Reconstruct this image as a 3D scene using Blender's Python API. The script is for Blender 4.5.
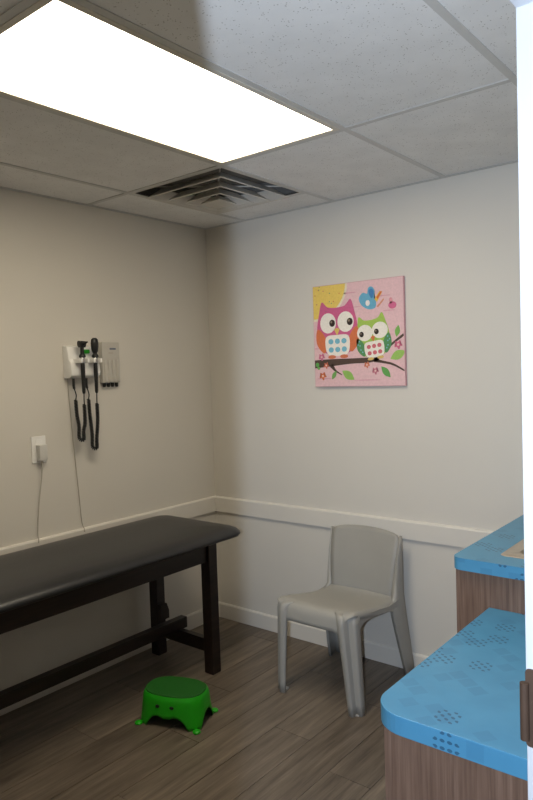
import bpy, bmesh, math, random
from mathutils import Vector, Matrix
random.seed(7)
S = bpy.context.scene
COL = S.collection
for o in list(bpy.data.objects):
    bpy.data.objects.remove(o)

# ------------------------------------------------------------------ camera
def set_camera():
    f, C, yaw, pitch, roll = 667.07, Vector((2.8534, -2.9921, 1.5349)), -.6797, -.0458, -.0328
    fw = Vector((math.sin(yaw)*math.cos(pitch), math.cos(yaw)*math.cos(pitch), math.sin(pitch)))
    r0 = Vector((math.cos(yaw), -math.sin(yaw), 0)); u0 = r0.cross(fw)
    r = math.cos(roll)*r0 + math.sin(roll)*u0
    u = -math.sin(roll)*r0 + math.cos(roll)*u0
    cd = bpy.data.cameras.new('camera'); cam = bpy.data.objects.new('camera', cd); COL.objects.link(cam)
    cd.sensor_fit = 'HORIZONTAL'; cd.sensor_width = 36; cd.lens = f/533*36
    cd.clip_start = .02
    M = Matrix((r, u, -fw)).transposed().to_4x4(); M.translation = C
    cam.matrix_world = M
    S.camera = cam
set_camera()

# ------------------------------------------------------------------ world, light, exposure
W = bpy.data.worlds.new('world'); S.world = W; W.use_nodes = True
W.node_tree.nodes['Background'].inputs[0].default_value = (.80, .88, 1, 1)
W.node_tree.nodes['Background'].inputs[1].default_value = .25
PANEL_STRENGTH = 10.5
PANEL_COLOUR = (1.0, .87, .66)
FLASH_POWER = 36
FLASH_COLOUR = (.79, .92, 1.11)
S.view_settings.view_transform = 'Standard'
S.view_settings.look = 'None'
S.view_settings.exposure = 0.0
S.view_settings.gamma = 1
S.view_settings.use_curve_mapping = False
# the photographer's small flash, beside the lens: the near door jamb cuts its light off the beige wall
ld = bpy.data.lights.new('camera_flash', 'AREA'); ld.shape = 'DISK'
ld.size = .006; ld.energy = FLASH_POWER; ld.color = FLASH_COLOUR
lo = bpy.data.objects.new('camera_flash', ld); COL.objects.link(lo)
lo.location = (2.785, -3.040, 1.532)
lo.rotation_euler = Vector((-.62, .78, .02)).to_track_quat('-Z', 'Z').to_euler()

# ------------------------------------------------------------------ materials
def lin(c):
    return tuple(((v/255)/12.92 if v/255 <= .04045 else ((v/255+.055)/1.055)**2.4) for v in c) + (1,)
class NT:
    def __init__(s, name):
        m = bpy.data.materials.new(name); m.use_nodes = True
        s.m = m; s.t = m.node_tree; s.b = s.t.nodes['Principled BSDF']
    def n(s, typ, **k):
        x = s.t.nodes.new(typ)
        for a, v in k.items(): setattr(x, a, v)
        return x
    def l(s, a, b): s.t.links.new(a, b)
    def math(s, op, a, b=None, c=None):
        x = s.n('ShaderNodeMath', operation=op)
        for i, v in enumerate((a, b, c)):
            if v is None: continue
            if isinstance(v, (int, float)): x.inputs[i].default_value = v
            else: s.l(v, x.inputs[i])
        return x.outputs[0]
    def mix(s, fac, a, b):
        x = s.n('ShaderNodeMix', data_type='RGBA')
        for i, v in ((0, fac), (6, a), (7, b)):
            if isinstance(v, (int, float, tuple)): x.inputs[i].default_value = v
            else: s.l(v, x.inputs[i])
        return x.outputs[2]
    def coord(s, scale=(1, 1, 1), kind='Object'):
        tc = s.n('ShaderNodeTexCoord'); mp = s.n('ShaderNodeMapping')
        mp.inputs['Scale'].default_value = scale; s.l(tc.outputs[kind], mp.inputs[0]); return mp.outputs[0]
    def noise(s, vec, scale=5, detail=3, rough=.5):
        x = s.n('ShaderNodeTexNoise'); x.inputs['Scale'].default_value = scale
        x.inputs['Detail'].default_value = detail; x.inputs['Roughness'].default_value = rough
        s.l(vec, x.inputs['Vector']); return x.outputs['Fac']
    def ramp(s, fac, stops):
        x = s.n('ShaderNodeValToRGB'); e = x.color_ramp.elements
        while len(e) < len(stops): e.new(.5)
        for q, (p, c) in zip(e, stops): q.position = p; q.color = c
        s.l(fac, x.inputs[0]); return x.outputs[0]
    def bump(s, h, strength=.2, dist=.002):
        x = s.n('ShaderNodeBump'); x.inputs['Strength'].default_value = strength; x.inputs['Distance'].default_value = dist
        s.l(h, x.inputs['Height']); s.l(x.outputs[0], s.b.inputs['Normal'])
def plain(name, rgb, rough=.5, metal=0, var=.06, vscale=30, spec=.5, bump=0, bscale=200):
    n = NT(name); c = lin(rgb)
    v = n.noise(n.coord(), vscale, 3)
    d = tuple(x*(1-var) for x in c[:3])+(1,); e = tuple(min(1, x*(1+var)) for x in c[:3])+(1,)
    n.l(n.ramp(v, [(.3, d), (.7, e)]), n.b.inputs['Base Color'])
    n.b.inputs['Roughness'].default_value = rough; n.b.inputs['Metallic'].default_value = metal
    n.b.inputs['Specular IOR Level'].default_value = spec
    if bump: n.bump(n.noise(n.coord(), bscale, 2), bump, .001)
    return n.m
M = {}
M['wall'] = plain('wall_paint', (216, 212, 204), .55, var=.015, vscale=2, bump=.08, bscale=260, spec=.35)
M['trim'] = plain('trim_paint', (222, 218, 210), .35, var=.015, vscale=3)
M['frame_white'] = plain('door_frame_paint', (186, 188, 192), .4, var=.01, vscale=3)
M['tee'] = plain('grid_metal', (196, 196, 194), .4, var=.02)
M['light_frame'] = plain('troffer_enamel', (205, 200, 188), .35, var=.02)
M['vent'] = plain('vent_enamel', (200, 197, 190), .4, var=.02)
M['vent_dark'] = plain('duct_inside', (112, 110, 106), .8, var=.1)
M['vinyl'] = plain('black_vinyl', (33, 34, 37), .38, var=.10, vscale=14, bump=.25, bscale=420, spec=.5)
M['black_plastic'] = plain('black_plastic', (22, 23, 24), .4, var=.1)
M['chair'] = plain('grey_plastic', (160, 158, 152), .5, var=.02, vscale=8, bump=.12, bscale=500)
M['glide'] = plain('pale_glide', (188, 184, 176), .5)
M['green'] = plain('green_plastic', (30, 172, 18), .38, var=.03)
M['green_pad'] = plain('dark_green_rubber', (14, 96, 12), .7, var=.10, vscale=300, bump=.5, bscale=600)
M['white_plastic'] = plain('white_plastic', (240, 240, 238), .35, var=.01)
M['grey_cable'] = plain('grey_cable', (184, 178, 166), .5)
M['clear_grey'] = plain('cloudy_plastic', (190, 187, 180), .3, var=.03)
M['blue_mark'] = plain('blue_print', (92, 104, 124), .5)
M['adapter_grey'] = plain('pale_grey_plastic', (205, 204, 200), .4, var=.01)
M['chrome'] = plain('chrome', (190, 190, 190), .2, 1)
M['steel'] = plain('brushed_steel', (196, 184, 168), .33, .75, var=.04)
M['bronze'] = plain('bronze_hinge', (78, 60, 48), .55, .3, var=.06)
M['green_led'] = plain('green_tip', (40, 160, 40), .4)
M['canvas_edge'] = plain('canvas_edge', (206, 160, 166), .8)
M['drain'] = plain('dark_slot', (40, 36, 32), .7)
M['caulk'] = plain('pale_edge', (170, 160, 150), .5)

def m_tile():
    n = NT('acoustic_tile'); co = n.coord()
    sp = n.n('ShaderNodeTexVoronoi'); sp.inputs['Scale'].default_value = 120; n.l(co, sp.inputs['Vector'])
    gate = n.noise(co, 40, 2)
    hole = n.math('MULTIPLY', n.math('LESS_THAN', sp.outputs['Distance'], .22), n.math('GREATER_THAN', gate, .53))
    base = n.ramp(n.noise(co, 9, 4), [(.3, lin((226, 226, 225))), (.7, lin((234, 234, 233)))])
    n.l(n.mix(hole, base, lin((176, 174, 170))), n.b.inputs['Base Color'])
    n.b.inputs['Roughness'].default_value = .9; n.b.inputs['Specular IOR Level'].default_value = .1
    n.bump(n.math('SUBTRACT', n.noise(co, 220, 3), hole), .35, .0015)
    return n.m
M['tile'] = m_tile()

def m_plank():
    n = NT('vinyl_plank')
    tc = n.n('ShaderNodeTexCoord'); oi = n.n('ShaderNodeObjectInfo')
    off = n.n('ShaderNodeCombineXYZ')
    n.l(n.math('MULTIPLY', oi.outputs['Random'], 37.0), off.inputs[0]); n.l(n.math('MULTIPLY', oi.outputs['Random'], 91.0), off.inputs[1])
    add = n.n('ShaderNodeVectorMath', operation='ADD'); n.l(tc.outputs['Object'], add.inputs[0]); n.l(off.outputs[0], add.inputs[1])
    mp = n.n('ShaderNodeMapping'); mp.inputs['Scale'].default_value = (14, 1.1, 1); n.l(add.outputs[0], mp.inputs[0])
    g = n.noise(mp.outputs[0], 2.2, 6, .62)
    mp2 = n.n('ShaderNodeMapping'); mp2.inputs['Scale'].default_value = (90, 3, 1); n.l(add.outputs[0], mp2.inputs[0])
    h = n.noise(mp2.outputs[0], 2, 4, .6)
    grain = n.math('ADD', n.math('MULTIPLY', g, .7), n.math('MULTIPLY', h, .3))
    tone = n.math('ADD', grain, n.math('MULTIPLY', n.math('SUBTRACT', oi.outputs['Random'], .5), .14))
    c = n.ramp(tone, [(.30, lin((82, 73, 64))), (.50, lin((112, 101, 89))), (.70, lin((138, 126, 111)))])
    n.l(c, n.b.inputs['Base Color'])
    n.b.inputs['Roughness'].default_value = .42; n.b.inputs['Specular IOR Level'].default_value = .4
    n.bump(grain, .10, .002)
    return n.m
M['plank'] = m_plank()
M['subfloor'] = plain('floor_base', (84, 75, 66), .6)

def m_laminate():
    n = NT('walnut_laminate'); co = n.coord((60, 60, 2.2))
    g = n.noise(co, 1.6, 5, .6); f = n.noise(n.coord((240, 240, 5)), 1.3, 3)
    t = n.math('ADD', n.math('MULTIPLY', g, .72), n.math('MULTIPLY', f, .28))
    n.l(n.ramp(t, [(.28, lin((88, 68, 56))), (.5, lin((116, 92, 78))), (.72, lin((142, 117, 101)))]), n.b.inputs['Base Color'])
    n.b.inputs['Roughness'].default_value = .5
    return n.m
M['laminate'] = m_laminate()

def m_darkwood():
    n = NT('espresso_wood'); g = n.noise(n.coord((30, 3, 30)), 2, 4)
    n.l(n.ramp(g, [(.3, lin((24, 17, 15))), (.7, lin((44, 31, 26)))]), n.b.inputs['Base Color'])
    n.b.inputs['Roughness'].default_value = .4
    return n.m
M['darkwood'] = m_darkwood()

def m_blue():
    # printed laminate: groups of little ovals and soft squares on blue, the same on top and edge
    n = NT('blue_patterned_laminate')
    tc = n.n('ShaderNodeTexCoord'); mp = n.n('ShaderNodeMapping')
    mp.inputs['Rotation'].default_value = (0, 0, math.radians(38)); n.l(tc.outputs['Object'], mp.inputs[0])
    sx = n.n('ShaderNodeSeparateXYZ'); n.l(mp.outputs[0], sx.inputs[0])
    s0 = n.n('ShaderNodeSeparateXYZ'); n.l(tc.outputs['Object'], s0.inputs[0])
    geo = n.n('ShaderNodeNewGeometry'); gn = n.n('ShaderNodeSeparateXYZ'); n.l(geo.outputs['True Normal'], gn.inputs[0])
    flat = n.math('GREATER_THAN', n.math('ABSOLUTE', gn.outputs[2]), .5)
    side = n.math('SUBTRACT', 1.0, flat)
    X = n.math('ADD', n.math('MULTIPLY', sx.outputs[0], flat), n.math('MULTIPLY', n.math('ADD', s0.outputs[0], s0.outputs[1]), side))
    Y = n.math('ADD', n.math('MULTIPLY', sx.outputs[1], flat), n.math('MULTIPLY', s0.outputs[2], side))
    CELL = .068
    def cellrand(ox, oy, size, seed):
        cx = n.math('FLOOR', n.math('DIVIDE', n.math('ADD', X, ox), size)); cy = n.math('FLOOR', n.math('DIVIDE', n.math('ADD', Y, oy), size))
        cb = n.n('ShaderNodeCombineXYZ'); n.l(cx, cb.inputs[0]); n.l(cy, cb.inputs[1]); cb.inputs[2].default_value = seed
        w = n.n('ShaderNodeTexWhiteNoise', noise_dimensions='3D'); n.l(cb.outputs[0], w.inputs['Vector']); return w.outputs['Value']
    def fr(v, size):
        return n.math('SUBTRACT', n.math('FRACT', n.math('DIVIDE', v, size)), .5)
    # ovals
    d = .017
    fx, fy = fr(X, d), fr(Y, d)
    r = n.math('SQRT', n.math('ADD', n.math('POWER', n.math('ABSOLUTE', n.math('MULTIPLY', fx, 1.0)), 2), n.math('POWER', n.math('ABSOLUTE', n.math('MULTIPLY', fy, 1.5)), 2)))
    dot = n.math('LESS_THAN', r, .35)
    cr = cellrand(0, 0, CELL, 1.0)
    # leave gaps at the border of a group
    bx = n.math('LESS_THAN', n.math('ADD', n.math('ABSOLUTE', fr(X, CELL)), n.math('ABSOLUTE', fr(Y, CELL))), .56)
    dots = n.math('MULTIPLY', n.math('MULTIPLY', dot, n.math('GREATER_THAN', cr, .76)), bx)
    sq = n.math('MULTIPLY', n.math('GREATER_THAN', cellrand(.01, .02, .045, 5.0), .84), n.math('LESS_THAN', n.math('MAXIMUM', n.math('ABSOLUTE', fr(n.math('ADD', X, .01), .045)), n.math('ABSOLUTE', fr(n.math('ADD', Y, .02), .045))), .42))
    base = n.ramp(n.noise(tc.outputs['Object'], 12, 3), [(.3, lin((74, 140, 178))), (.7, lin((80, 147, 185)))])
    c1 = n.mix(n.math('MULTIPLY', sq, .35), base, lin((64, 122, 160)))
    c2 = n.mix(n.math('MULTIPLY', dots, .8), c1, lin((44, 82, 112)))
    n.l(c2, n.b.inputs['Base Color'])
    n.b.inputs['Roughness'].default_value = .38
    return n.m
M['blue'] = m_blue()
M['blue_edge'] = plain('blue_edge_band', (66, 152, 206), .4, var=.05, vscale=60)

def m_emit():
    n = NT('light_diffuser')
    n.b.inputs['Base Color'].default_value = (.9, .9, .88, 1); n.b.inputs['Roughness'].default_value = .6
    n.b.inputs['Emission Color'].default_value = PANEL_COLOUR + (1,); n.b.inputs['Emission Strength'].default_value = PANEL_STRENGTH
    return n.m
M['emit'] = m_emit()
_pc = {}
def paint(rgb):
    if rgb not in _pc: _pc[rgb] = plain('print_%d_%d_%d' % rgb, rgb, .75, var=.06, vscale=90)
    return _pc[rgb]

# ------------------------------------------------------------------ helpers
def obj(name, bm, mat, parent=None, smooth=None, mods=()):
    me = bpy.data.meshes.new(name)
    bmesh.ops.recalc_face_normals(bm, faces=bm.faces)
    bm.to_mesh(me); bm.free()
    me.materials.append(mat if not isinstance(mat, str) else M[mat])
    o = bpy.data.objects.new(name, me); COL.objects.link(o)
    if smooth is not None:
        for p in me.polygons: p.use_smooth = True
        if smooth < 180:
            me.set_sharp_from_angle(angle=math.radians(smooth))
    attach(o, parent)
    return o
def attach(o, parent):
    # part meshes are written in room coordinates; keep them there under their thing
    if parent is not None:
        o.parent = parent
        o.matrix_parent_inverse = world_of(parent).inverted()
def world_of(p):
    m = p.matrix_basis.copy()
    if p.parent is not None:
        m = world_of(p.parent) @ p.matrix_parent_inverse @ m
    return m
def tag(o, label, cat, group=None):
    o['label'] = label; o['category'] = cat
    if group: o['group'] = group
    return o
def thing(name, label, cat, loc, group=None):
    o = bpy.data.objects.new(name, None); COL.objects.link(o); o.location = loc; o.empty_display_size = .1
    return tag(o, label, cat, group)
def struct(o, label=None):
    o['kind'] = 'structure'
    if label: o['label'] = label
    return o
def BM(): return bmesh.new()
def box(bm, x0, x1, y0, y1, z0, z1, bev=0, seg=2):
    t = bmesh.new()
    bmesh.ops.create_cube(t, size=1)
    for v in t.verts:
        v.co = Vector(((x0+x1)/2+v.co.x*(x1-x0), (y0+y1)/2+v.co.y*(y1-y0), (z0+z1)/2+v.co.z*(z1-z0)))
    if bev: bmesh.ops.bevel(t, geom=list(t.edges), offset=bev, segments=seg, affect='EDGES', profile=.5)
    merge(bm, t)
    return bm
def merge(bm, t):
    me = bpy.data.meshes.new('tmp'); t.to_mesh(me); t.free(); bm.from_mesh(me); bpy.data.meshes.remove(me)
def bx(*a, **k): return box(BM(), *a, **k)
def prism(bm, pts, axis, a, b, bev=0, seg=2):
    """polygon pts (2D) extruded along axis from a to b"""
    t = bmesh.new()
    def P(p, h):
        return {'x': (h, p[0], p[1]), 'y': (p[0], h, p[1]), 'z': (p[0], p[1], h)}[axis]
    A = [t.verts.new(P(p, a)) for p in pts]; B = [t.verts.new(P(p, b)) for p in pts]
    t.faces.new(A); t.faces.new(B[::-1])
    n = len(pts)
    for i in range(n): t.faces.new((A[i], B[i], B[(i+1) % n], A[(i+1) % n]))
    bmesh.ops.recalc_face_normals(t, faces=t.faces)
    if bev:
        caps = [e for e in t.edges if sum(len(f.verts) == n for f in e.link_faces) == 1] if n != 4 else list(t.edges)
        bmesh.ops.bevel(t, geom=caps, offset=bev, segments=seg, affect='EDGES', profile=.5)
    merge(bm, t); return bm
def rrect(x0, x1, y0, y1, radii, n=8):
    """rounded rectangle outline, radii for (x0y0, x1y0, x1y1, x0y1)"""
    pts = []
    for (cx, cy, r, a0) in ((x0, y0, radii[0], 180), (x1, y0, radii[1], 270), (x1, y1, radii[2], 0), (x0, y1, radii[3], 90)):
        if r <= 0: pts.append((cx, cy)); continue
        ox = cx + (r if cx == x0 else -r); oy = cy + (r if cy == y0 else -r)
        for i in range(n+1):
            a = math.radians(a0+90*i/n); pts.append((ox+r*math.cos(a), oy+r*math.sin(a)))
    return pts
def tube(bm, path, rad, seg=8, closed_caps=True):
    path = [Vector(p) for p in path]; rings = []
    n = len(path); up = None
    for i, p in enumerate(path):
        d = (path[min(i+1, n-1)]-path[max(i-1, 0)]).normalized()
        if up is None:
            up = d.orthogonal().normalized()
        up = (up - d*up.dot(d)).normalized(); s = d.cross(up)
        r = rad[i] if isinstance(rad, (list, tuple)) else rad
        rings.append([bm.verts.new(p+(up*math.cos(2*math.pi*k/seg)+s*math.sin(2*math.pi*k/seg))*r) for k in range(seg)])
    for a, b in zip(rings, rings[1:]):
        for k in range(seg): bm.faces.new((a[k], a[(k+1) % seg], b[(k+1) % seg], b[k]))
    if closed_caps: bm.faces.new(rings[0][::-1]); bm.faces.new(rings[-1])
    return bm
def loft(bm, rings, close=True, caps=True):
    R = [[bm.verts.new(p) for p in r] for r in rings]; n = len(R[0])
    for a, b in zip(R, R[1:]):
        for k in range(n if close else n-1): bm.faces.new((a[k], a[(k+1) % n], b[(k+1) % n], b[k]))
    if caps and close: bm.faces.new(R[0][::-1]); bm.faces.new(R[-1])
    return bm
def lathe(bm, axis_pt, prof, seg=16):
    """prof: (radius, z offset) about a vertical axis"""
    x, y, z = axis_pt
    return loft(bm, [[(x+r*math.cos(2*math.pi*k/seg), y+r*math.sin(2*math.pi*k/seg), z+h) for k in range(seg)] for r, h in prof])
def catmull(pts, n=10):
    P = [Vector(p) for p in pts]; P = [P[0]*2-P[1]]+P+[P[-1]*2-P[-2]]; out = []
    for i in range(1, len(P)-2):
        for k in range(n):
            t = k/n; a, b, c, d = P[i-1:i+3]
            out.append(.5*((2*b)+(c-a)*t+(2*a-5*b+4*c-d)*t*t+(3*b-a-3*c+d)*t**3))
    out.append(P[-2]); return out

# ------------------------------------------------------------------ dimensions of the room
H = 2.40; XR = 2.533; YF = -3.40; WT = .127
RT, RB, BT = .762, .668, .093
DY0, DY1, DH = -2.900, -2.003, 2.035

# ------------------------------------------------------------------ setting: walls
struct(obj('wall_left', bx(-.1, 0, YF-.1, .1, 0, 2.5), 'wall'), 'warm beige painted wall beside the examination table')
struct(obj('wall_back', bx(0, XR+WT, 0, .1, 0, 2.5), 'wall'), 'pale painted wall behind the grey chair')
struct(obj('wall_front', bx(0, XR+WT, YF-.1, YF, 0, 2.5), 'wall'), 'painted wall opposite the owl picture')
bm = BM()
box(bm, XR, XR+WT, YF, DY0-.02, 0, 2.5); box(bm, XR, XR+WT, DY1+.02, 0, 0, 2.5); box(bm, XR, XR+WT, DY0-.02, DY1+.02, DH+.02, 2.5)
struct(obj('wall_right', bm, 'wall'), 'painted wall with the doorway and the counters')
# corridor outside the doorway
struct(obj('wall_outer', bx(4.5, 4.6, -7, 1.2, 0, 2.5), 'wall'), 'painted corridor wall opposite the doorway')

# floor and its planks
fl = struct(obj('floor', bx(-.1, 4.6, -7, 1.2, -.06, -.003), 'subfloor'), 'grey brown wood plank floor')
PW, PL, GAP = .181, 1.22, .0012
x = 0; ci = 0
while x < XR+.35:
    x1 = min(x+PW, XR+.5)
    y = .0 - [0.42, .95, .12, .70, 1.1, .3, .82][ci % 7] ; ytop = 0
    while ytop > YF-.0:
        yb = max(y, YF)
        if ytop-yb > .05:
            cx, cy = (x+x1)/2, (ytop+yb)/2
            t = bx(x+GAP-cx, x1-GAP-cx, yb+GAP-cy, ytop-GAP-cy, -.003, 0)
            p = obj('plank', t, 'plank')
            p.location = (cx, cy, 0); p.parent = fl
        ytop = y; y -= PL
    x = x1; ci += 1

# ceiling slab, tiles and grid
ce = struct(obj('ceiling', bx(-.1, 4.6, -7, 1.2, 2.5, 2.56), 'tile'), 'suspended ceiling of speckled white tiles')
struct(obj('ceiling_corridor', bx(XR+WT, 4.5, -7, 1.2, 2.42, 2.44), 'tile'), 'plain corridor ceiling outside the doorway')
LX = [0, .326, .936, 1.546, 2.156, XR]; CY = [0, -.869, -2.089, YF]; CV = -.259
TW = .012
def ctile(x0, x1, y0, y1):
    obj('ceiling_tile', bx(x0+.002, x1-.002, y0+.002, y1-.002, H+.002, H+.016), 'tile', ce)
for i in range(5):
    for j in range(3):
        if i == 2 and j == 1: continue
        if i == 1 and j == 0:
            ctile(LX[1], LX[2], CV, 0); continue
        ctile(LX[i], LX[i+1], CY[j+1], CY[j])
def teebar(x0, x1, y0, y1):
    obj('grid_bar', bx(x0, x1, y0, y1, H-.0015, H+.0015), 'tee', ce)
for lx in LX[1:5]:
    teebar(lx-TW, lx+TW, YF+.02, -.02)
for cy in CY[1:3]:
    for i in range(5): teebar(LX[i]+(TW if i else .02), LX[i+1]-(TW if i < 4 else .02), cy-TW, cy+TW)
teebar(LX[1]+TW, LX[2]-TW, CV-TW, CV+TW)
for a in ((0, .02, YF, 0), (XR-.02, XR, YF, 0), (.02, XR-.02, -.02, 0), (.02, XR-.02, YF, YF+.02)):
    obj('wall_angle', bx(*a, H-.0018, H+.001), 'tee', ce)

# trims
def rail_prof(z0, z1, t): return [(0, z0), (t, z0+.002), (t, z1-.008), (t-.004, z1-.002), (t-.008, z1), (0, z1)]
def trim_x(name, x0, x1, prof, label, y=0, sgn=-1):
    struct(obj(name, prism(BM(), [(y+sgn*p[0], p[1]) for p in prof], 'x', x0, x1), 'trim', smooth=None), label)
def trim_y(name, y0, y1, prof, label, x=0, sgn=1):
    struct(obj(name, prism(BM(), [(x+sgn*p[0], p[1]) for p in prof], 'y', y0, y1), 'trim'), label)
rp, bp = rail_prof(RB, RT, .018), rail_prof(0, BT, .014)
trim_y('trim_1', YF, -.0, rp, 'flat white chair rail along the beige wall')
trim_x('trim_2', .018, XR, rp, 'flat white chair rail behind the grey chair')
trim_y('baseboard_left', YF, 0, bp, 'white baseboard under the examination table')
trim_x('baseboard_back', .014, XR, bp, 'white baseboard behind the grey chair')
trim_y('baseboard_right', DY1+.07, -1.75, bp, 'white baseboard beside the doorway', XR, -1)

# door frame with its hinge
d1 = bpy.data.objects.new('door_1', None); COL.objects.link(d1); d1.location = (XR+WT/2, (DY0+DY1)/2, 0); struct(d1, 'white door frame at the edge of the view')
obj('jamb', bx(XR-.001, XR+WT+.001, DY1, DY1+.02, 0, DH+.02, bev=.0015), 'frame_white', d1)
obj('jamb', bx(XR-.001, XR+WT+.001, DY0-.02, DY0, 0, DH+.02, bev=.0015), 'frame_white', d1)
obj('door_head', bx(XR-.001, XR+WT+.001, DY0, DY1, DH, DH+.02, bev=.0015), 'frame_white', d1)
for (ya, yb) in ((DY1+.008, DY1+.068), (DY0-.068, DY0-.008)):
    obj('casing', bx(XR+WT+.001, XR+WT+.015, ya, yb, 0, DH+.068, bev=.003), 'frame_white', d1)
obj('casing', bx(XR+WT+.001, XR+WT+.015, DY0-.008, DY1+.008, DH+.008, DH+.068, bev=.003), 'frame_white', d1)
bm = BM(); prism(bm, rrect(XR-.001, XR+.040, .962, 1.080, (.006, .006, .006, .006), 4), 'y', DY1-.003, DY1-.0003)
hg = obj('hinge', bm, 'bronze', d1); hg['label'] = 'bronze door hinge'
bm = BM(); tube(bm, [(XR-.001, DY1-.0075, .974), (XR-.001, DY1-.0075, 1.060)], .0065, 12); obj('hinge_knuckle', bm, 'bronze', hg, 40)
for hz in (.985, 1.02, 1.056):
    bm = BM(); tube(bm, [(XR+.024, DY1-.0028, hz), (XR+.024, DY1-.0045, hz)], [.0042, .0030], 10); obj('screw', bm, 'chrome', hg)

# ------------------------------------------------------------------ ceiling light and vent
cl = thing('ceiling_light', 'bright rectangular light panel set in the ceiling grid', 'ceiling light', (1.241, -1.479, H))
bm = BM(); x0, x1, y0, y1 = LX[2]+TW, LX[3]-TW, CY[2]+TW, CY[1]-TW
fwid = .02
box(bm, x0, x0+fwid, y0, y1, H-.003, H+.05); box(bm, x1-fwid, x1, y0, y1, H-.003, H+.05)
box(bm, x0+fwid, x1-fwid, y0, y0+fwid, H-.003, H+.05); box(bm, x0+fwid, x1-fwid, y1-fwid, y1, H-.003, H+.05)
obj('light_frame', bm, 'light_frame', cl)
obj('diffuser', bx(x0+fwid, x1-fwid, y0+fwid, y1-fwid, H+.002, H+.008), 'emit', cl)
obj('housing', bx(x0, x1, y0, y1, H+.0501, H+.075), 'light_frame', cl)

vt = thing('ceiling_vent', 'square stepped air diffuser set in the ceiling', 'air vent', (.631, -.564, H))
vx, vy = .631, -.564; ho = .305-TW
def sq(w, z): return [(vx-w, vy-w, z), (vx+w, vy-w, z), (vx+w, vy+w, z), (vx-w, vy+w, z)]
bm = BM(); loft(bm, [sq(ho, H-.001), sq(ho, H+.006), sq(.283, H+.006), sq(.283, H-.001), sq(ho, H-.001)], caps=False); obj('vent_frame', bm, 'vent', vt)
bm = BM(); loft(bm, [sq(.283, H), sq(.283, H+.09)], caps=False); bm.faces.new([bm.verts.new(p) for p in sq(.283, H+.0899)]); obj('duct_box', bm, 'vent_dark', vt)
for wb, zb in ((.238, H-.024), (.172, H-.039), (.112, H-.048)):
    bm = BM(); loft(bm, [sq(wb, zb), sq(wb+.010, zb-.001), sq(wb+.011, zb+.001), sq(wb+.003, zb+.0025), sq(wb-.045, zb+.043), sq(wb-.048, zb+.042), sq(wb, zb)], caps=False)
    obj('louver', bm, 'vent', vt)
bm = BM(); loft(bm, [sq(.062, H-.056), sq(.064, H-.054), sq(.03, H-.025)]); obj('centre_plate', bm, 'vent', vt)
for k in (0, 1):
    bm = BM()
    d = Vector((1, 1 if k else -1, 0)).normalized()
    c = Vector((vx, vy, 0))
    tube(bm, [c-d*.38+Vector((0, 0, H+.03)), c+d*.38+Vector((0, 0, H+.03))], .004, 6); obj('brace', bm, 'vent', vt)

# ------------------------------------------------------------------ examination table
et = thing('examination_table', 'black padded examination table with dark wooden legs', 'examination table', (.33, -1.25, 0))
PX0, PX1, PY0, PY1 = .022, .648, -2.00, -.452
def pad_ring(ins, z, crown=0):
    return [(x, y, z) for x, y in rrect(PX0+ins, PX1-ins, PY0+ins, PY1-ins, [max(.012, .085-ins*.6)]*4, 8)]
bm = BM()
loft(bm, [pad_ring(.070, .692), pad_ring(.030, .694), pad_ring(.008, .702), pad_ring(0, .712), pad_ring(.003, .722), pad_ring(.014, .733), pad_ring(.035, .743), pad_ring(.08, .751), pad_ring(.16, .756), pad_ring(.24, .757)])
obj('padded_top', bm, 'vinyl', et, 60)
LXa, LXb, LYa, LYb, LW = .07, .474, -.622, -1.90, .06
def rect_leg(x, y):
    return bx(x, x+LW, y, y+LW, 0, .688, bev=.004)
for lx in (LXa, LXb):
    for ly in (LYa, LYb): obj('leg', rect_leg(lx, ly), 'darkwood', et)
for lx in (LXa+.012, LXb+.02):
    obj('apron', bx(lx, lx+.024, LYb+LW, LYa, .578, .692, bev=.002), 'darkwood', et)
for ly in (LYa+.02, LYb+.016):
    obj('apron', bx(LXa+LW, LXb, ly, ly+.024, .578, .692, bev=.002), 'darkwood', et)
for ly in (LYa, LYb):
    obj('stretcher', bx(LXa+LW, LXb, ly+.012, ly+.048, .105, .172, bev=.003), 'darkwood', et)
obj('foot_rail', bx(.232, .277, LYb-.03, LYa+.080, .168, .226, bev=.003), 'darkwood', et)
bm = BM(); prism(bm, [(LYa+.0, .20), (LYa+.060, .20), (LYa+.060, .245), (LYa+.045, .285), (LYa+.0, .285)], 'x', LXa+LW, LXa+LW+.028); obj('corner_block', bm, 'darkwood', et)

# ------------------------------------------------------------------ chair
CX = 1.116
ch = thing('chair', 'grey moulded plastic chair against the wall', 'chair', (CX, -.31, 0))
def sheet(name, grid, th, mat='chair', off=-1, parent=ch):
    bm = BM(); V = [[bm.verts.new(p) for p in row] for row in grid]
    for a, b in zip(V, V[1:]):
        for k in range(len(a)-1): bm.faces.new((a[k], a[k+1], b[k+1], b[k]))
    o = obj(name, bm, mat, parent, 50)
    m = o.modifiers.new('thickness', 'SOLIDIFY'); m.thickness = th; m.offset = 0
    return o
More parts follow.
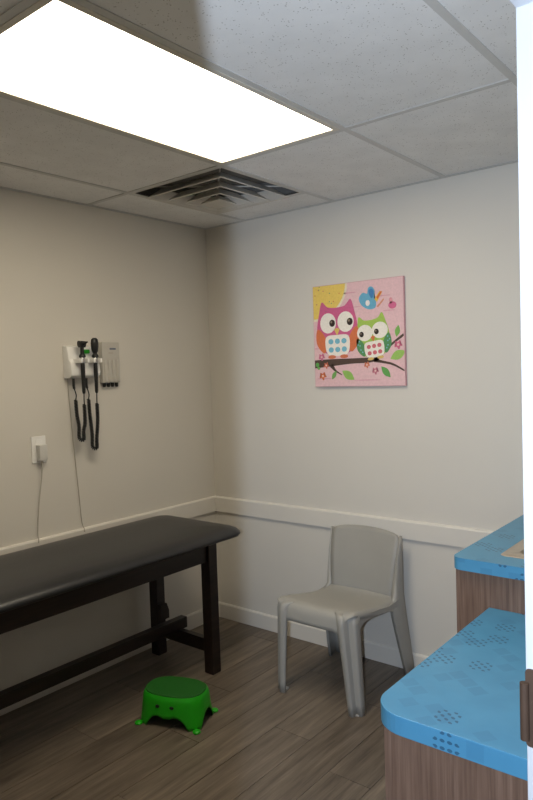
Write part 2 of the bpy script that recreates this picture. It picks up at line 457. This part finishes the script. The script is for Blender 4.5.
# seat: rolls down at the front into a skirt and a little at the sides
prof = [(-.112, .432), (-.130, .412), (-.16, .402), (-.22, .402), (-.30, .411), (-.38, .426), (-.45, .441), (-.505, .450), (-.535, .452), (-.552, .447), (-.563, .438), (-.569, .424), (-.572, .405), (-.574, .385), (-.576, .368)]
colsx = [-.208, -.206, -.200, -.186, -.15, -.10, -.05, 0, .05, .10, .15, .186, .200, .206, .208]
cold = [-.034, -.016, -.005, 0, 0, 0, 0, 0, 0, 0, 0, 0, -.005, -.016, -.034]
grid = []
for j, (y, z) in enumerate(prof):
    row = []
    for cxx, dz in zip(colsx, cold):
        u = cxx/.208; t = j/(len(prof)-1)
        dish = -.010*(1-u*u)*math.sin(math.pi*min(1, t*1.15)) if t < .87 else 0
        front = max(0, min(1, (-.50-y)/.06))
        zz = z + dish + dz*(1-front)
        yy = y + front*.006*u*u*abs(u)
        if j == len(prof)-1: zz -= .018*max(0, abs(u)-.72)/.28
        wid = .93+.07*min(1, max(0, (-y-.12)/.32))
        if j >= 10: wid *= (.94, .86, .79, .78, .78)[j-10]
        row.append((CX+cxx*wid, yy, zz))
    grid.append(row)
sheet('seat', grid, .007)
# backrest
grid = []
NB = 14
for j in range(NB+1):
    t = j/NB; row = []
    for i in range(15):
        u = -1+2*i/14
        w = (.174+.022*t)*(1-.07*max(0, (t-.88)/.12)**2.2)
        ztop = .706+.013*(1-u*u)-.006*abs(u)**10
        z = .400+(ztop-.400)*t
        y = -.138+.056*t - .012*math.sin(math.pi*t) + .026*(1-u*u)*(.35+.65*t)
        row.append((CX+u*w, y, z))
    grid.append(row)
sheet('backrest', grid, .008)
# front legs: folded channel with a groove at the corner
def front_leg(s):
    rings = []
    for k in range(12):
        t = min(1, k/8); z = .405*t; rollin = 0
        if k > 8: z = (.424, .438, .447)[k-9]; rollin = (.002, .010, .024)[k-9]
        sc = .82+.30*t**1.3
        fx = CX+s*(.230-.018*t-rollin); fy = -.560-.0175*t+rollin
        poly = [(-.066, .010), (-.062, .001), (-.052, -.004), (-.040, -.005), (-.035, -.003), (-.033, .002), (-.031, .020), (-.028, .026), (-.008, .027), (-.001, .029), (.002, .034), (.002, .062), (-.003, .070)]
        rings.append([(fx+s*px*sc, fy+py*sc, z) for px, py in poly])
    o = sheet('leg', rings, .006)
    g = obj('foot_glide', prism(BM(), [(fx_, fy_) for fx_, fy_ in [(CX+s*(.230+px*.82), -.560+py*.82) for px, py in [(-.060, .008), (-.034, 0), (-.026, .018), (-.004, .026), (-.001, .062), (-.05, .062)]]], 'z', 0, .007), 'glide', o)
for s in (-1, 1): front_leg(s)
# rear legs: angle section that sweeps up beside the backrest
def rear_leg(s):
    rings = []
    keys = [(0, -.024, -.096), (.10, -.034, -.122), (.20, -.045, -.148), (.30, -.055, -.172), (.37, -.060, -.186), (.395, -.061, -.165), (.415, -.062, -.141), (.50, -.063, -.131), (.58, -.064, -.116), (.65, -.067, -.098), (.697, -.070, -.086)]
    for z, yr, yf in keys:
        t = z/.697
        xo = CX+s*(.234-.034*min(1, t/.6)+.004*max(0, t-.6))
        inn = .040*(1-t*.75)
        rings.append([(xo-s*inn, yr-.004, z), (xo-s*inn*.5, yr, z), (xo-s*.004, yr-.001, z), (xo, yr-.006, z), (xo, (yr+yf)/2, z), (xo, yf+.006, z), (xo-s*.003, yf+.001, z), ((xo-s*.016, yf+.002, z) if z < .405 else (CX+s*(.172+.022*(z-.40)/.306), yf+.001, z))])
    sheet('leg', rings, .006)
for s in (-1, 1): rear_leg(s)
for s in (-1, 1):
    # arch under the side of the seat joining the legs
    top = [(-.524, .436), (-.46, .430), (-.36, .412), (-.22, .392), (-.13, .400)]
    arch = [(-.112, .300), (-.165, .300), (-.172, .335), (-.190, .358), (-.225, .370), (-.30, .380), (-.40, .391), (-.455, .390), (-.482, .376), (-.496, .350), (-.502, .31), (-.504, .28), (-.524, .28)]
    bm = BM(); prism(bm, top+arch, 'x', CX+s*.203-.004, CX+s*.203+.004); obj('side_rail', bm, 'chair', ch)

# ------------------------------------------------------------------ step stool
ang = math.radians(19.5)
st = thing('step_stool', 'small green plastic step stool with a frog face', 'step stool', (.68, -1.01, 0))
def SW(a, b, z):
    return (.68+a*math.cos(ang)-b*math.sin(ang), -1.01+a*math.sin(ang)+b*math.cos(ang), z)
def sell(a, b, th, e):
    c, s_ = math.cos(th), math.sin(th)
    return a*math.copysign(abs(c)**e, c), b*math.copysign(abs(s_)**e, s_)
NS = 96; SH = .135
def under(th):
    # height of the lower rim: arches between four feet; the front arch dips in the middle like a snout
    x_, y_ = sell(1, 1, th, .55)
    if abs(y_) >= abs(x_):
        q = abs(x_)
        h = .050*max(0, 1-(q/.70)**4) if q < .70 else 0
        if y_ < 0: h = (.056*max(0, 1-(q/.70)**5) - .018*math.exp(-(q/.24)**2)) if q < .70 else 0
    else:
        q = abs(y_); h = .062*max(0, 1-(q/.62)**3) if q < .62 else 0
    return h
rings = []
levels = [0, .12, .3, .5, .7, .85, .94, 1]
for lv in levels:
    ring = []
    for k in range(NS):
        th = 2*math.pi*(k+.5)/NS
        zb = under(th); z = zb+(SH-zb)*lv
        t = z/SH
        a = .158-.016*t-.006*max(0, t-.9)/.1; b = .108-.012*t-.006*max(0, t-.9)/.1
        x_, y_ = sell(a, b, th, .66)
        ring.append(SW(x_, y_, z))
    rings.append(ring)
top1 = [SW(*sell(.130, .084, 2*math.pi*(k+.5)/NS, .72), SH-.001) for k in range(NS)]
bm = BM(); loft(bm, rings+[top1], caps=False); bm.faces.new([v for v in bm.verts][-NS:])
o = obj('body', bm, 'green', st, 55); m_ = o.modifiers.new('thickness', 'SOLIDIFY'); m_.thickness = .0035; m_.offset = -1
bm = BM(); loft(bm, [[SW(*sell(a, b, 2*math.pi*k/NS, .78), z) for k in range(NS)] for a, b, z in ((.137, .090, SH-.002), (.138, .091, SH+.003), (.135, .088, SH+.0055), (.122, .078, SH+.004), (.06, .04, SH+.0035))])
obj('top_pad', bm, 'green_pad', st, 40)
for sa in (-1, 1):
    for sb in (-1, 1):
        bm = BM(); c = SW(sa*.140, sb*.094, 0)
        lathe(bm, c, [(.015, 0), (.018, .003), (.017, .007), (.010, .012)], 14); obj('foot', bm, 'green', st, 40)
for sa in (-1, 1):
    bm = BM(); zc = .094; yb = -.1035
    pts = [[SW(-.006+sa*.034+.0100*r*math.cos(2*math.pi*k/14), yb+.003+dd-.002, zc+.0070*r*math.sin(2*math.pi*k/14)) for k in range(14)] for r, dd in ((1, .006), (1, 0), (.6, -.0012))]
    loft(bm, pts); e = obj('eye', bm, 'black_plastic', st, 40)

# ------------------------------------------------------------------ cabinets and counters
UX, UY, UZ = 1.944, -.925, .897
LXc, LYc, LZ = 2.062, -1.677, .744
# tall
tb = thing('base_cabinet', 'brown wood-grain cabinet under the higher blue counter', 'cabinet', (2.25, -.45, 0))
def carcass(x0, x1, y0, y1, z0, z1, parent):
    t = .018
    obj('side_panel', bx(x0, x1, y0, y0+t, z0, z1), 'laminate', parent); obj('side_panel', bx(x0, x1, y1-t, y1, z0, z1), 'laminate', parent)
    obj('back_panel', bx(x1-.008, x1, y0+t, y1-t, z0, z1), 'laminate', parent); obj('bottom_panel', bx(x0, x1-.008, y0+t, y1-t, z0, z0+t), 'laminate', parent)
    obj('top_rail', bx(x0, x0+.06, y0+t, y1-t, z1-t, z1), 'laminate', parent)
carcass(1.969, XR-.002, UY+.022, -.016, .09, UZ-.041, tb)
obj('toe_kick', bx(2.05, XR-.016, UY+.03, -.016, 0, .09), 'black_plastic', tb)
for (ya, yb) in ((UY+.024, -.462), (-.458, -.02)):
    d_ = obj('cabinet_door', bx(1.950, 1.968, ya, yb, .10, UZ-.046, bev=.001), 'laminate', tb)
    yh = yb-.05 if ya < -.5 else ya+.05
    bm = BM(); tube(bm, catmull([(1.950, yh, .66), (1.926, yh, .672), (1.926, yh, .748), (1.950, yh, .76)], 5), .005, 8); obj('handle', bm, 'steel', d_, 60)
bm = BM()
# worktop with an opening for the sink
SX0, SX1, SY0, SY1 = 2.09, 2.47, -.81, -.36
outl = rrect(UX, XR-.002, UY, -.001, (.035, 0, 0, 0), 8)
def slab_with_hole(outl, hole, z0, z1):
    bm = BM()
    for z in (z0, z1):
        vo = [bm.verts.new((x, y, z)) for x, y in outl]; vh = [bm.verts.new((x, y, z)) for x, y in hole]
        eds = [bm.edges.new((r[i], r[(i+1) % len(r)])) for r in (vo, vh) for i in range(len(r))]
        bmesh.ops.triangle_fill(bm, use_beauty=True, edges=eds)
        if z == z0: lo_, lh_ = vo, vh
    for a, b in ((lo_, vo), (lh_, vh)):
        n = len(a)
        for i in range(n): bm.faces.new((a[i], a[(i+1) % n], b[(i+1) % n], b[i]))
    return bm
ut = obj('countertop', slab_with_hole(outl, rrect(SX0, SX1, SY0, SY1, (.03,)*4, 4), UZ-.04, UZ), 'blue')
tag(ut, 'higher blue patterned countertop with the sink let into it', 'countertop')
sk = thing('sink', 'beige grey metal sink let into the higher blue counter', 'sink', (2.28, -.585, UZ))
def rr3(i, z, r): return [(x, y, z) for x, y in rrect(SX0-.02+i, SX1+.02-i, SY0-.02+i, SY1+.02-i, (r,)*4, 5)]
bm = BM()
loft(bm, [rr3(0, UZ+.0005, .02), rr3(.004, UZ+.004, .02), rr3(.046, UZ+.003, .025), rr3(.052, UZ-.004, .03), rr3(.062, UZ-.15, .04), rr3(.10, UZ-.16, .04)], caps=False)
bm.faces.new(bm.verts[-24:] if False else [v for v in bm.verts][-len(rr3(0, 0, .02)):])
obj('basin', bm, 'steel', sk, 40)
bm = BM(); lathe(bm, (2.28, -.585, UZ-.1595), [(.03, 0), (.03, .003), (.02, .003), (.015, .001)], 16); obj('drain', bm, 'chrome', sk, 40)
bm = BM(); tube(bm, catmull([(2.478, -.585, UZ+.004), (2.478, -.585, UZ+.15), (2.45, -.585, UZ+.21), (2.39, -.585, UZ+.22), (2.34, -.585, UZ+.19)], 6), .010, 10); obj('faucet', bm, 'chrome', sk, 60)
# low
lb = thing('base_cabinet', 'brown wood-grain cabinet under the lower blue counter', 'cabinet', (2.3, -1.3, 0))
carcass(2.112, XR-.002, LYc+.018, UY+.020, .09, LZ-.046, lb)
obj('toe_kick', bx(2.16, XR-.016, LYc+.03, UY+.020, 0, .09), 'black_plastic', lb)
for (ya, yb) in ((LYc+.020, -1.302), (-1.298, UY+.018)):
    d_ = obj('cabinet_door', bx(2.093, 2.111, ya, yb, .10, LZ-.05, bev=.001), 'laminate', lb)
    yh = yb-.05 if ya < -1.4 else ya+.05
    bm = BM(); tube(bm, catmull([(2.093, yh, .49), (2.069, yh, .502), (2.069, yh, .578), (2.093, yh, .59)], 5), .005, 8); obj('handle', bm, 'steel', d_, 60)
lt = obj('countertop', prism(BM(), rrect(LXc, XR-.002, LYc, UY+.021, (.085, 0, 0, 0), 10), 'z', LZ-.045, LZ, bev=.0015), 'blue')
tag(lt, 'lower blue patterned countertop with a rounded corner, nearest the camera', 'countertop')

# ------------------------------------------------------------------ wall diagnostic unit
wu = thing('diagnostic_unit', 'white wall box holding two black medical scopes', 'medical device', (0, -.945, 1.52))
Y0, Y1 = -1.052, -.878
bm = BM(); prism(bm, [(0, 1.522), (.045, 1.522), (.066, 1.535), (.070, 1.55), (.064, 1.60), (.048, 1.615), (.042, 1.66), (.036, 1.678), (0, 1.684)], 'y', Y0, Y1, bev=.006); obj('housing', bm, 'white_plastic', wu, 35)
for yc in (-1.002, -.926):
    bm = BM()
    for s in (-1, 1):
        box(bm, .050, .115, yc+s*.020-.006, yc+s*.020+.006, 1.596, 1.618, bev=.003)
    box(bm, .040, .066, yc-.024, yc+.024, 1.596, 1.618, bev=.003)
    obj('cradle', bm, 'white_plastic', wu, 40)
bm = BM(); box(bm, .034, .058, -.972, -.930, 1.644, 1.664, bev=.004); g = obj('indicator', bm, 'green_led', wu)
bm = BM(); tube(bm, [(.055, -.894, 1.607), (.085, -.890, 1.607)], .010, 12); k_ = obj('knob', bm, 'chrome', wu, 40)
def scope(name, label, yc, kind, loop_bot, y_in):
    t = thing(name, label, 'medical scope', (.095, yc, 1.44), 'scopes hanging in the wall cradle')
    bm = BM(); lathe(bm, (.092, yc, 1.445), [(.006, 0), (.0085, .01), (.009, .06), (.0105, .10), (.0105, .135), (.0095, .15)], 14); obj('handle', bm, 'black_plastic', t, 40)
    bm = BM(); lathe(bm, (.092, yc, 1.595), [(.012, 0), (.013, .004), (.013, .022), (.011, .028)], 14); obj('collar', bm, 'chrome', t, 40)
    bm = BM(); lathe(bm, (.092, yc, 1.623), [(.016, 0), (.017, .008), (.012, .016), (.009, .022)], 14); obj('neck', bm, 'black_plastic', t, 40)
    bm = BM()
    if kind == 'otoscope':
        # a drum with an ear cone
        prism(bm, [(.074, 1.682), (.082, 1.672), (.102, 1.672), (.109, 1.684), (.106, 1.702), (.080, 1.706), (.073, 1.698)], 'y', yc-.016, yc+.016, bev=.004)
        tube(bm, [(.104, yc, 1.690), (.132, yc+.004, 1.697)], [.010, .004], 12)
        tube(bm, [(.092, yc, 1.640), (.092, yc, 1.676)], [.010, .009], 12)
    else:
        loft(bm, [[(.092+.016*w*math.cos(2*math.pi*k/16), yc+.020*w*math.sin(2*math.pi*k/16), z) for k in range(16)] for w, z in ((.55, 1.643), (.85, 1.655), (1, 1.675), (1.02, 1.695), (.9, 1.712), (.5, 1.720))])
    obj('head', bm, 'black_plastic', t, 40)
    # thin straight ends and the coiled loop between
    bm = BM()
    a = (.092, yc, 1.446); b = (.085, yc+.004, 1.392)
    tube(bm, catmull([a, (.092, yc-.001, 1.42), b], 6), .0028, 8)
    c = (.045, y_in, 1.5212); dd = (.050, y_in+.004, 1.415)
    tube(bm, catmull([c, (.045, y_in, 1.48), (.05, y_in+.008, 1.44), dd], 6), [.0065 if i < 8 else .0028 for i in range(19)], 8)
    cp = catmull([dd, (.052, y_in+.006, 1.34), (.056, y_in+.012, loop_bot+.07), (.064, (y_in+yc)/2-.006, loop_bot+.012), (.072, (y_in+yc)/2+.012, loop_bot+.004), (.080, yc-.004, loop_bot+.05), (.084, yc+.004, 1.30), b], 40)
    # resample to a helix
    L = [0]
    for p, q in zip(cp, cp[1:]): L.append(L[-1]+(q-p).length)
    NT_ = int(L[-1]/.0072); hel = []; N = NT_*9; j = 0
    for i in range(N+1):
        s_ = L[-1]*i/N
        while j < len(L)-2 and L[j+1] < s_: j += 1
        f_ = (s_-L[j])/max(1e-9, L[j+1]-L[j]); p = cp[j].lerp(cp[j+1], min(1, f_)); tg = (cp[j+1]-cp[j]).normalized()
        n1 = (Vector((1, 0, 0))-tg*tg.x).normalized(); n2 = tg.cross(n1); aa = 2*math.pi*NT_*i/N
        hel.append(p+(n1*math.cos(aa)+n2*math.sin(aa))*.0068)
    tube(bm, hel, .0034, 6)
    o = obj('coiled_cord', bm, 'black_plastic', t, 180)
    return t
scope('otoscope', 'black otoscope with a coiled cord in the left cradle', -1.002, 'otoscope', 1.213, -1.026)
scope('ophthalmoscope', 'taller-headed black ophthalmoscope with a longer coiled cord in the right cradle', -.926, 'ophthalmoscope', 1.163, -.950)
bm = BM(); tube(bm, catmull([(.006, -1.034, 1.53), (.006, -1.028, 1.40), (.006, -1.016, 1.20), (.006, -.998, .95), (.006, -.988, .80), (.021, -.986, .762), (.0222, -.985, .745)], 8), .0022, 8)
tag(obj('power_cable', bm, 'grey_cable', None, 180), 'thin cable running down the wall from the scope box', 'cable')
# specula dispenser
sd = thing('specula_dispenser', 'cloudy grey plastic dispenser beside the scope box', 'dispenser', (0, -.765, 1.49))
bm = BM(); box(bm, 0, .034, -.838, -.726, 1.492, 1.704, bev=.004); obj('housing', bm, 'clear_grey', sd)
for k in range(4):
    yk = -.821+k*.0265
    bm = BM(); loft(bm, [[(.0335+(.009*h)*math.sin(math.pi*q/6), yk-.010*math.cos(math.pi*q/6), z) for q in range(7)] for z, h in ((1.50, 1), (1.60, 1), (1.612, .5))], close=False); obj('chute', bm, 'clear_grey', sd, 60)
    bm = BM(); lathe(bm, (.018, yk, 1.470), [(.006, 0), (.009, .006), (.010, .0215)], 12); obj('nozzle', bm, 'black_plastic', sd, 40)
obj('printed_mark', bx(.0341, .0346, -.790, -.750, 1.664, 1.673), 'blue_mark', sd)
obj('printed_mark', bx(.0341, .0346, -.798, -.770, 1.645, 1.649), 'caulk', sd)

# ------------------------------------------------------------------ outlet, adapter and cord
po = thing('wall_outlet', 'white wall outlet plate on the beige wall', 'outlet', (0, -1.21, 1.12))
obj('plate', bx(0, .006, -1.248, -1.172, 1.124, 1.252, bev=.002), 'white_plastic', po)
obj('socket', bx(.006, .008, -1.226, -1.194, 1.205, 1.235, bev=.0008), 'white_plastic', po)
ad = thing('power_adapter', 'white plug-in power adapter with a grey cord', 'adapter', (.03, -1.205, 1.12))
obj('body', bx(.0085, .042, -1.228, -1.186, 1.136, 1.212, bev=.004), 'adapter_grey', ad, 40)
bm = BM(); tube(bm, [(.025, -1.209, 1.138), (.025, -1.209, 1.112)], [.006, .004], 10); obj('strain_relief', bm, 'grey_cable', ad, 40)
bm = BM(); tube(bm, catmull([(.025, -1.209, 1.114), (.020, -1.212, 1.05), (.012, -1.224, .95), (.012, -1.236, .86), (.014, -1.242, .79), (.0225, -1.245, .765), (.0225, -1.246, .748)], 8), .0022, 8); obj('cord', bm, 'grey_cable', ad, 180)

# ------------------------------------------------------------------ owl picture
PXL, PXR, PZB, PZT, PT = .794, 1.331, 1.432, 1.969, .020
pc = thing('canvas_picture', 'square pink canvas picture of two owls on a branch', 'picture', ((PXL+PXR)/2, -.010, PZB))
obj('canvas', bx(PXL, PXR, -PT, -.002, PZB, PZT, bev=.002), 'canvas_edge', pc)
SZ = PXR-PXL
def UV(u, v, layer): return (PXL+u*SZ, -PT-.0004-.0003*layer, PZT-v*SZ)
def shape(name, pts, rgb, layer, label=None, parent=pc):
    bm = BM()
    pts = [(min(.995, max(.005, a)), min(.995, max(.005, b))) for a, b in pts]
    A = [bm.verts.new(UV(a, b, layer)) for a, b in pts]; B = [bm.verts.new((p.co.x, -PT+.0002, p.co.z)) for p in A]
    bm.faces.new(A)
    n = len(A)
    for i in range(n): bm.faces.new((A[i], A[(i+1) % n], B[(i+1) % n], B[i]))
    bmesh.ops.triangulate(bm, faces=[f for f in bm.faces if len(f.verts) > 4])
    o = obj(name, bm, paint(rgb), parent)
    if label: o['label'] = label
    return o
def ell(cx, cy, rx, ry, rot=0, n=20, a0=0, a1=360):
    r = math.radians(rot); out = []
    full = (a1-a0) >= 360
    for k in range(n if full else n+1):
        a = math.radians(a0+(a1-a0)*k/n); x_, y_ = rx*math.cos(a), ry*math.sin(a)
        out.append((cx+x_*math.cos(r)-y_*math.sin(r), cy+x_*math.sin(r)+y_*math.cos(r)))
    return out
def sm(pts, n=6):
    P = [Vector((a, b, 0)) for a, b in pts]; m = len(P); out = []
    for i in range(m):
        a, b, c, d = P[i-1], P[i], P[(i+1) % m], P[(i+2) % m]
        for k in range(n):
            t = k/n; q = .5*((2*b)+(c-a)*t+(2*a-5*b+4*c-d)*t*t+(3*b-a-3*c+d)*t**3); out.append((q.x, q.y))
    return out
def leaf(cx, cy, L_, w, rot, rgb, layer):
    r = math.radians(rot); pts = []
    for k in range(9): t = k/8; pts.append(((t-.5)*L_, -w*math.sin(math.pi*t)))
    for k in range(7, 0, -1): t = k/8; pts.append(((t-.5)*L_, w*math.sin(math.pi*t)))
    return shape('leaf', [(cx+a*math.cos(r)-b*math.sin(r), cy+a*math.sin(r)+b*math.cos(r)) for a, b in pts], rgb, layer)
def flower(cx, cy, rr, rgb, layer):
    pts = []
    for k in range(20):
        a = 2*math.pi*k/20; q = rr*(1 if (k % 4) in (0, 1) else .55); pts.append((cx+q*math.cos(a), cy+q*math.sin(a)))
    f = shape('flower', pts, rgb, layer); shape('flower_centre', ell(cx, cy, rr*.28, rr*.28, n=8), (232, 200, 190), layer+1, parent=f)
def strip(name, pts, ws, rgb, layer):
    L1, L2 = [], []
    c = catmull([(a, b, 0) for a, b in pts], 6); W_ = catmull([(w, 0, 0) for w in ws], 6)
    for i, p in enumerate(c):
        d = (c[min(i+1, len(c)-1)]-c[max(0, i-1)]).normalized(); nrm = Vector((-d.y, d.x, 0))
        L1.append(tuple((p+nrm*W_[i].x)[:2])); L2.append(tuple((p-nrm*W_[i].x)[:2]))
    return shape(name, L1+L2[::-1], rgb, layer)
PINK = (228, 190, 194)
shape('background', [(.005, .005), (.995, .005), (.995, .995), (.005, .995)], PINK, 0, 'pale pink painted ground')
for (u, v, w, h) in ((.40, .10, .22, .006), (.78, .16, .18, .005), (.72, .40, .2, .005), (.6, .94, .3, .005), (.12, .92, .2, .006), (.83, .52, .12, .005), (.5, .24, .1, .004), (.85, .30, .13, .005), (.03, .62, .06, .006)):
    shape('brush_streak', ell(u, v, w/2, h, n=12), (216, 160, 174), 1)
shape('sun_rim', [(.005, .005)]+ell(0, 0, .405, .350, n=14, a0=0, a1=90), (232, 222, 196), 1)
shape('sun', [(.005, .005)]+ell(0, 0, .382, .328, n=14, a0=0, a1=90), (232, 202, 104), 2, 'yellow quarter sun')
rnd = random.Random(3)
for k in range(14):
    a, r = rnd.uniform(.1, 1.45), rnd.uniform(.08, .34)
    shape('sun_dot', ell(r*math.cos(a), r*math.sin(a)*.92, .006, .006, n=6), rnd.choice([(205, 110, 70), (120, 150, 120), (190, 90, 120)]), 3)
# branch
strip('branch', [(0, .775), (.18, .765), (.42, .755), (.62, .752), (.73, .742)], [.040, .036, .026, .024, .016], (84, 66, 58), 2)
strip('branch', [(.68, .755), (.78, .775), (.88, .80), (.995, .86)], [.018, .012, .010, .007], (84, 66, 58), 2)
strip('branch', [(.70, .752), (.80, .67), (.88, .605), (.995, .53)], [.020, .010, .010, .012], (84, 66, 58), 2)
strip('branch', [(.20, .79), (.25, .845), (.32, .885)], [.022, .010, .004], (84, 66, 58), 2)
# owls
def owl(cx, cy, s_, body, wing, spots, beak, tilt, pup, eye, label, wingdots=None):
    r = math.radians(tilt)
    def T(pts): return [(cx+s_*(a*math.cos(r)-b*math.sin(r)), cy+s_*(a*math.sin(r)+b*math.cos(r))) for a, b in pts]
    b_ = shape('owl', T(sm([(-.31, -.47), (-.19, -.37), (0, -.345), (.19, -.37), (.31, -.47), (.38, -.25), (.43, -.02), (.43, .22), (.32, .44), (0, .52), (-.32, .44), (-.43, .22), (-.43, -.02), (-.38, -.25)], 4)), body, 3, label)
    for q in (-1, 1):
        shape('wing', T(sm([(q*.41, .02), (q*.46, .14), (q*.44, .32), (q*.30, .47), (q*.23, .36), (q*.27, .16)], 4)), wing, 4, parent=b_)
        if wingdots:
            for da, db in ((.38, .10), (.37, .20), (.36, .30), (.32, .36), (.42, .17)): shape('wing_dot', T(ell(q*da, db, .018, .018, n=8)), wingdots, 5, parent=b_)
    shape('belly', T(sm([(-.23, .17), (0, .15), (.23, .17), (.26, .36), (.20, .50), (0, .53), (-.20, .50), (-.26, .36)], 4)), (240, 234, 224), 5, parent=b_)
    for rr_ in (0, 1):
        for c_ in (-1, 0, 1): shape('belly_spot', T(ell(c_*.14, .265+.15*rr_, .056, .050, n=10)), spots, 6, parent=b_)
    for q in (-1, 1):
        e = shape('eye', T(ell(q*eye[0], -.075, eye[1], eye[2], n=22)), (240, 234, 224), 5, parent=b_)
        shape('pupil', T(ell(q*eye[0]+pup[0], -.075+pup[1], .062, .066, n=14)), (52, 40, 34), 6, parent=b_)
        shape('glint', T(ell(q*eye[0]+pup[0]-.015, -.095+pup[1], .02, .022, n=8)), (140, 125, 110), 7, parent=b_)
    shape('beak', T([(-.06, .05), (0, .02), (.06, .05), (0, .16)]), beak, 7, parent=b_)
    for q in (-1, 1): shape('claw', T(ell(q*.13, .545, .085, .035, n=12)), (222, 190, 110) if cx > .5 else (214, 120, 84), 6, parent=b_)
owl(.277, .414, .537, (206, 98, 142), (214, 118, 74), (120, 182, 204), (220, 190, 104), -1, (.09, .005), (.188, .172, .185), 'pink owl with orange wings')
owl(.672, .515, .405, (164, 196, 88), (84, 144, 92), (210, 108, 118), (216, 124, 70), -7, (-.09, .02), (.200, .208, .190), 'green owl', (128, 184, 202))
# bird, leaves, flowers
bd = shape('bird', sm([(.535, .155), (.575, .115), (.625, .125), (.635, .075), (.675, .065), (.705, .11), (.695, .165), (.715, .21), (.705, .265), (.64, .275), (.575, .245), (.54, .20)], 4), (106, 172, 202), 3, 'small blue bird')
shape('bird_wing', sm([(.640, .10), (.675, .085), (.695, .12), (.68, .17), (.655, .16)], 4), (70, 130, 186), 4, parent=bd)
shape('bird_spot', ell(.627, .215, .024, .028, n=12), (234, 228, 224), 4, parent=bd)
shape('tail_feather', [(.70, .185), (.755, .115), (.785, .12), (.725, .215)], (230, 190, 80), 4, parent=bd)
shape('tail_feather', [(.722, .17), (.765, .118), (.782, .122), (.735, .19)], (214, 104, 60), 5, parent=bd)
shape('tail_feather', [(.72, .255), (.795, .185), (.80, .20), (.735, .265)], (216, 150, 120), 4, parent=bd)
shape('heart', ell(.885, .255, .042, .034, n=14), (212, 106, 146), 3); shape('heart', ell(.870, .212, .018, .03, n=10), (222, 150, 160), 3)
def sk_(x, y):
    u = (x-60)/390; return u, (y-(120-48*u))/(440+43*u)
for (x, y, L_, w_, rot, rgb) in ((423, 313, .11, .026, -78, (126, 178, 88)), (423, 418, .17, .042, -24, (154, 194, 98)), (373, 493, .14, .032, 48, (100, 164, 86)), (213, 508, .16, .040, 34, (146, 188, 94)), (150, 508, .10, .022, -58, (118, 170, 92))):
    leaf(*sk_(x, y), L_, w_, rot, rgb, 3)
for (x, y, r_, rgb) in ((425, 373, .042, (214, 106, 140)), (330, 488, .036, (206, 124, 142)), (95, 428, .038, (216, 116, 150)), (115, 465, .034, (216, 118, 92)), (98, 512, .042, (216, 118, 76)), (295, 462, .032, (220, 130, 98))):
    flower(*sk_(x, y), r_, rgb, 4)
shape('leaf', ell(.035, .78, .022, .022, n=8), (96, 168, 84), 4); shape('leaf', ell(.05, .815, .018, .016, n=8), (110, 176, 90), 4)
